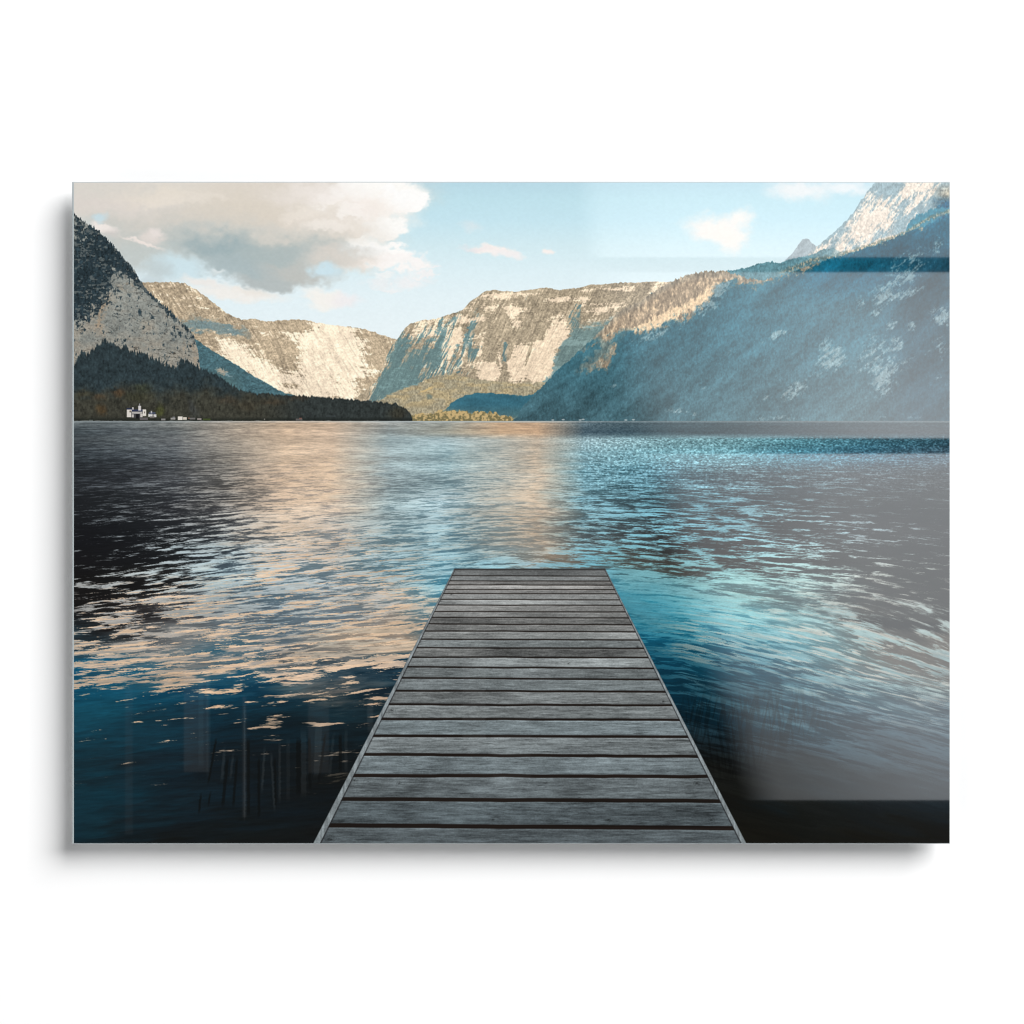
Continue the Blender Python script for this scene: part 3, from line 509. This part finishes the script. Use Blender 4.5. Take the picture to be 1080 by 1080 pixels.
    plank=np.zeros(X.shape,np.int32)-1; gap=np.zeros_like(X); dtop=np.full_like(X,99); dbot=np.full_like(X,99)
    wob=fbm(X,Y*0+3,60,9,121,3)*.22*sc
    for i in range(len(gapL)):
        gy=gapL[i]+(gapR[i]-gapL[i])*f+wob*np.sin(i*2.3+1)
        gap=np.maximum(gap,np.clip((gw[i]*.5-np.abs(Y-gy))*S*.8+.5,0,1))
        s_=Y>gy; plank=np.where(s_,i,plank)
        dtop=np.where(s_,Y-gy,dtop)
        dbot=np.where((~s_)&(gy-Y<dbot),gy-Y,dbot)
    pr=np.random.RandomState(5); NP=len(gapL)+1
    pv=pr.rand(NP)*.34-.17; pt=pr.rand(NP); po=pr.rand(NP)*900
    pidx=np.clip(plank,0,NP-1)
    v=pv[pidx].astype(f32); tn=pt[pidx].astype(f32); off=po[pidx].astype(f32)
    light=np.interp(Y,[600,625,660,700,760,820,889],[126,130,130,126,120,112,98]).astype(f32)/255
    hue=np.stack([np.interp(Y,[600,680,760,889],r) for r in ([1.01,.985,.95,.91],[1.0,1.0,1.0,1.0],[.985,.99,1.01,1.04])],-1).astype(f32)
    gr=fbm(xc+off,Y/sc+off*.3,40,1.25,122,4,.7); gr2=fbm(xc+off,Y/sc+off,11,.8,123,3,.7); bl=fbm(xc+off,Y/sc,26,5,124,4,.6); fn=fbm(X,Y,1.2,.9,125,2)
    rgn=fbm(X+off*0,Y*0+off,90,9,126,3)
    dfar=np.interp(Y,[600,660,760],[.45,.7,1]).astype(f32)
    wp=fbm(xc+off,Y/sc,55,4,130,4,.6)
    a=1+v+(.07*gr+.06*gr2+.07*bl)*dfar+.04*fn+.10*sst(.3,1.4,wp)*dfar+.05*rgn*(1+2*np.abs(v)*6)
    c=(light*a)[...,None]*hue
    c=mixc(c,c*C(228,246,255),np.clip((tn-.5)*1.6,0,1)*.6)
    # dark grain checks
    ck=ridged(xc+off,Y/sc+off*.7,46,2.4,127,3)
    c*=(1-.42*sst(.84,.99,ck)*sst(660,760,Y)*sst(-.2,.8,bl+.3))[...,None]
    dk2=fbm(xc+off,Y/sc,30,2.2,128,4,.65)
    c*=(1-.22*dfar*sst(.9,1.9,dk2+v*3))[...,None]
    # bright worn back edges and darker fronts of the planks
    c*=(1+.14*sst(1.8,.4,(dtop-.6*sc)/sc)-.18*sst(1.6,.2,(dbot-.5*sc)/sc))[...,None]
    for (kx,ky,kr) in [(413,749.5,2.6),(348,885,4),(443,677,1.6),(672,682,1.6),(476,627,1.2),(465,634,1.2),(421,826,2.2),(374,823,1.8),(642,865,2.4),(520,864,2.2),(750,865,3),(700,740,1.6),(600,700,1.5),(575,826,1.8),(735,826,2.6)]:
        r_=np.sqrt(((X-kx)/1.6)**2+(Y-ky)**2)/kr+fn*.12
        c*=(1-.42*sst(1.1,.3,r_)*(.6+.4*np.sin(r_*9)))[...,None]
    # nail heads near both ends of each plank
    for i in range(8,len(gapL)-1):
        for fx in (.085,.5,.915):
            ym=(gapL[i]+gapL[i+1])/2+((gapR[i]+gapR[i+1])-(gapL[i]+gapL[i+1]))/2*fx
            kk=(ym-600)/289; x_=(479-148.5*kk)+fx*(159.5+297*kk)
            for dy in (-.22,.22):
                hh=(gapL[i+1]-gapL[i])
                r_=np.sqrt((X-x_)**2+((Y-ym-dy*hh)*1.5)**2); c*=(1-.35*sst(.9,.3,r_/(.45+.35*kk)))[...,None]
    c=mixc(c,np.broadcast_to(C(30,24,21),c.shape)*(1+.3*rgn*.3)[...,None],gap*np.interp(Y,[600,640,700],[.8,.9,.98]))
    # rim boards along both sides
    lm=sst(lw+.3,lw-.5,X-xl); rmm=sst(rw+.3,rw-.5,xr-X)
    rimc=(np.interp(Y,[600,700,889],[128,146,138]).astype(f32)/255*(1+.10*fbm(X,Y,2,16,129,3)+.04*fn))[...,None]*C(235,250,255)
    c=mixc(c,C(34,34,36)*np.ones_like(c),np.maximum(sst(lw+1.4*k+1.1,lw+.2,X-xl),sst(rw+1.2*k+1.0,rw+.2,xr-X))*.75)
    c=mixc(c,rimc,np.maximum(lm,rmm))
    c=mixc(c,C(40,42,44)*np.ones_like(c),np.maximum(sst(.9,.2,X-xl),sst(.8,.2,xr-X))*.35)
    c=mixc(c,C(58,58,58)*np.ones_like(c),sst(602.6,600.4,Y)*.8)
    # dark line of the water right beside the boards
    over(d,c,edge)
    # the crispness of a sharpened photograph
    p=np.pad(img,((2,2),(2,2),(0,0)),mode='edge')
    bl=sum(p[:,i:i+W]*k for i,k in enumerate((.12,.24,.28,.24,.12)))
    bl=sum(bl[i:i+H]*k for i,k in enumerate((.12,.24,.28,.24,.12)))
    img=img+(img-bl)*.40
    return np.clip(img,0,1)

# ---------------------------------------------------------------- materials
def new_mat(name):
    m = bpy.data.materials.new(name); m.use_nodes = True
    return m, m.node_tree, m.node_tree.nodes["Principled BSDF"]

# matt white wall paint with the faintest roller texture
m_wall, nt, b = new_mat("white_wall_paint")
b.inputs["Base Color"].default_value = (0.90, 0.90, 0.90, 1); b.inputs["Roughness"].default_value = 0.9
b.inputs["Specular IOR Level"].default_value = 0.2
tc = nt.nodes.new("ShaderNodeTexCoord"); ns = nt.nodes.new("ShaderNodeTexNoise"); ns.inputs["Scale"].default_value = 260; ns.inputs["Detail"].default_value = 3
bp = nt.nodes.new("ShaderNodeBump"); bp.inputs["Strength"].default_value = 0.04; bp.inputs["Distance"].default_value = 0.0006
nt.links.new(tc.outputs["Object"], ns.inputs["Vector"]); nt.links.new(ns.outputs["Fac"], bp.inputs["Height"]); nt.links.new(bp.outputs[0], b.inputs["Normal"])

# polished acrylic: light gathered in the cut edges is put into the pale blue-grey colour
m_acr, nt, b = new_mat("polished_acrylic"); b.inputs["Base Color"].default_value = (0.43, 0.475, 0.49, 1); b.inputs["Roughness"].default_value = 0.08; b.inputs["IOR"].default_value = 1.49

# white backing sheet and aluminium hanging rails
m_back, nt, b = new_mat("white_backing"); b.inputs["Base Color"].default_value = (0.62, 0.66, 0.67, 1); b.inputs["Roughness"].default_value = 0.6
m_rail, nt, b = new_mat("brushed_aluminium"); b.inputs["Base Color"].default_value = (0.6, 0.6, 0.6, 1); b.inputs["Metallic"].default_value = 1; b.inputs["Roughness"].default_value = 0.4

# the printed picture: ink on white film, drawn above
pic = make_picture()
hgt, wid = pic.shape[:2]
lin = np.where(pic < .04045, pic / 12.92, ((pic + .055) / 1.055) ** 2.4) * 1/1.12
enc = np.where(lin < .0031308, lin * 12.92, 1.055 * np.clip(lin, 1e-9, 1) ** (1 / 2.4) - .055)
buf = np.ones((hgt, wid, 4), np.float32); buf[..., :3] = enc[::-1]
ink = bpy.data.images.new("printed_landscape", wid, hgt, alpha=False, float_buffer=False)
ink.colorspace_settings.name = 'sRGB'
ink.pixels.foreach_set(buf.ravel()); ink.update(); ink.pack()
m_pic, nt, b = new_mat("printed_ink")
it = nt.nodes.new("ShaderNodeTexImage"); it.image = ink; it.interpolation = 'Cubic'; it.extension = 'EXTEND'
nt.links.new(it.outputs["Color"], b.inputs["Base Color"])
b.inputs["IOR"].default_value = 1.7; b.inputs["Roughness"].default_value = 0.016          # high-gloss face

# ---------------------------------------------------------------- meshes
def link(name, bm, mat, parent=None):
    me = bpy.data.meshes.new(name); bm.to_mesh(me); bm.free(); me.materials.append(mat)
    o = bpy.data.objects.new(name, me); scene.collection.objects.link(o)
    if parent: o.parent = parent
    return o
def box_bm(x0, x1, y0, y1, z0, z1, bevel=0.0):
    bm = bmesh.new(); bmesh.ops.create_cube(bm, size=1)
    for v in bm.verts:
        v.co = Vector((x0 if v.co.x < 0 else x1, y0 if v.co.y < 0 else y1, z0 if v.co.z < 0 else z1))
    if bevel: bmesh.ops.bevel(bm, geom=list(bm.edges), offset=bevel, segments=2, profile=0.5, affect='EDGES')
    return bm

# wall: a large slab of plaster
wall = link("wall", box_bm(-6, 6, 0, 0.10, -6, 6), m_wall)
wall["label"] = "plain white wall the glossy print hangs on"; wall["category"] = "wall"; wall["kind"] = "structure"

XL, XR, ZT, ZB = wx(76.0), wx(1001.8), wz(191.6), wz(890.0)
root = bpy.data.objects.new("wall_print", None); scene.collection.objects.link(root)
root.location = (0, 0, 0); root.empty_display_size = 0.1
root["label"] = "glossy acrylic print of a jetty and mountain lake on the white wall"
root["category"] = "wall print"

# acrylic pane: slab with polished, chamfered edges; the sheet is bonded to its open back
bm = box_bm(XL, XR, FACE, -GAP - 0.0008, ZB, ZT)
ed = [e for e in bm.edges if all(abs(v.co.y - FACE) < 1e-6 for v in e.verts)]
bmesh.ops.bevel(bm, geom=ed, offset=0.0006, segments=1, affect='EDGES')
bmesh.ops.delete(bm, geom=[f for f in bm.faces if all(abs(v.co.y + GAP + 0.0008) < 1e-6 for v in f.verts)], context='FACES')
pane = link("acrylic_pane", bm, m_acr, root)

# printed picture: thin glossy film on the pane, its front carries the image
px0, px1, pz0, pz1 = wx(78.0), wx(1001.5), wz(889.2), wz(192.6)
bm = box_bm(px0, px1, FACE - 0.0002, FACE + 0.0002, pz0, pz1)
uvl = bm.loops.layers.uv.new("UVMap")
for f in bm.faces:
    for lp in f.loops:
        c = lp.vert.co
        lp[uvl].uv = ((c.x / PXM + 540 - PX0) / (PX1 - PX0), 1 - (540 - c.z / PXM - PY0) / (PY1 - PY0))
link("printed_picture", bm, m_pic, root)

# backing sheet
link("backing_sheet", box_bm(XL, XR, -GAP - 0.0003 + 0.00005, -GAP + 0.0015, ZB, ZT), m_back, root)
# hanging rails that hold the panel off the wall
for rz in (wz(300), wz(780)):
    link("hanging_rail", box_bm(wx(200), wx(880), -GAP + 0.0015, 0.0, rz - 0.012, rz + 0.012, 0.001), m_rail, root)
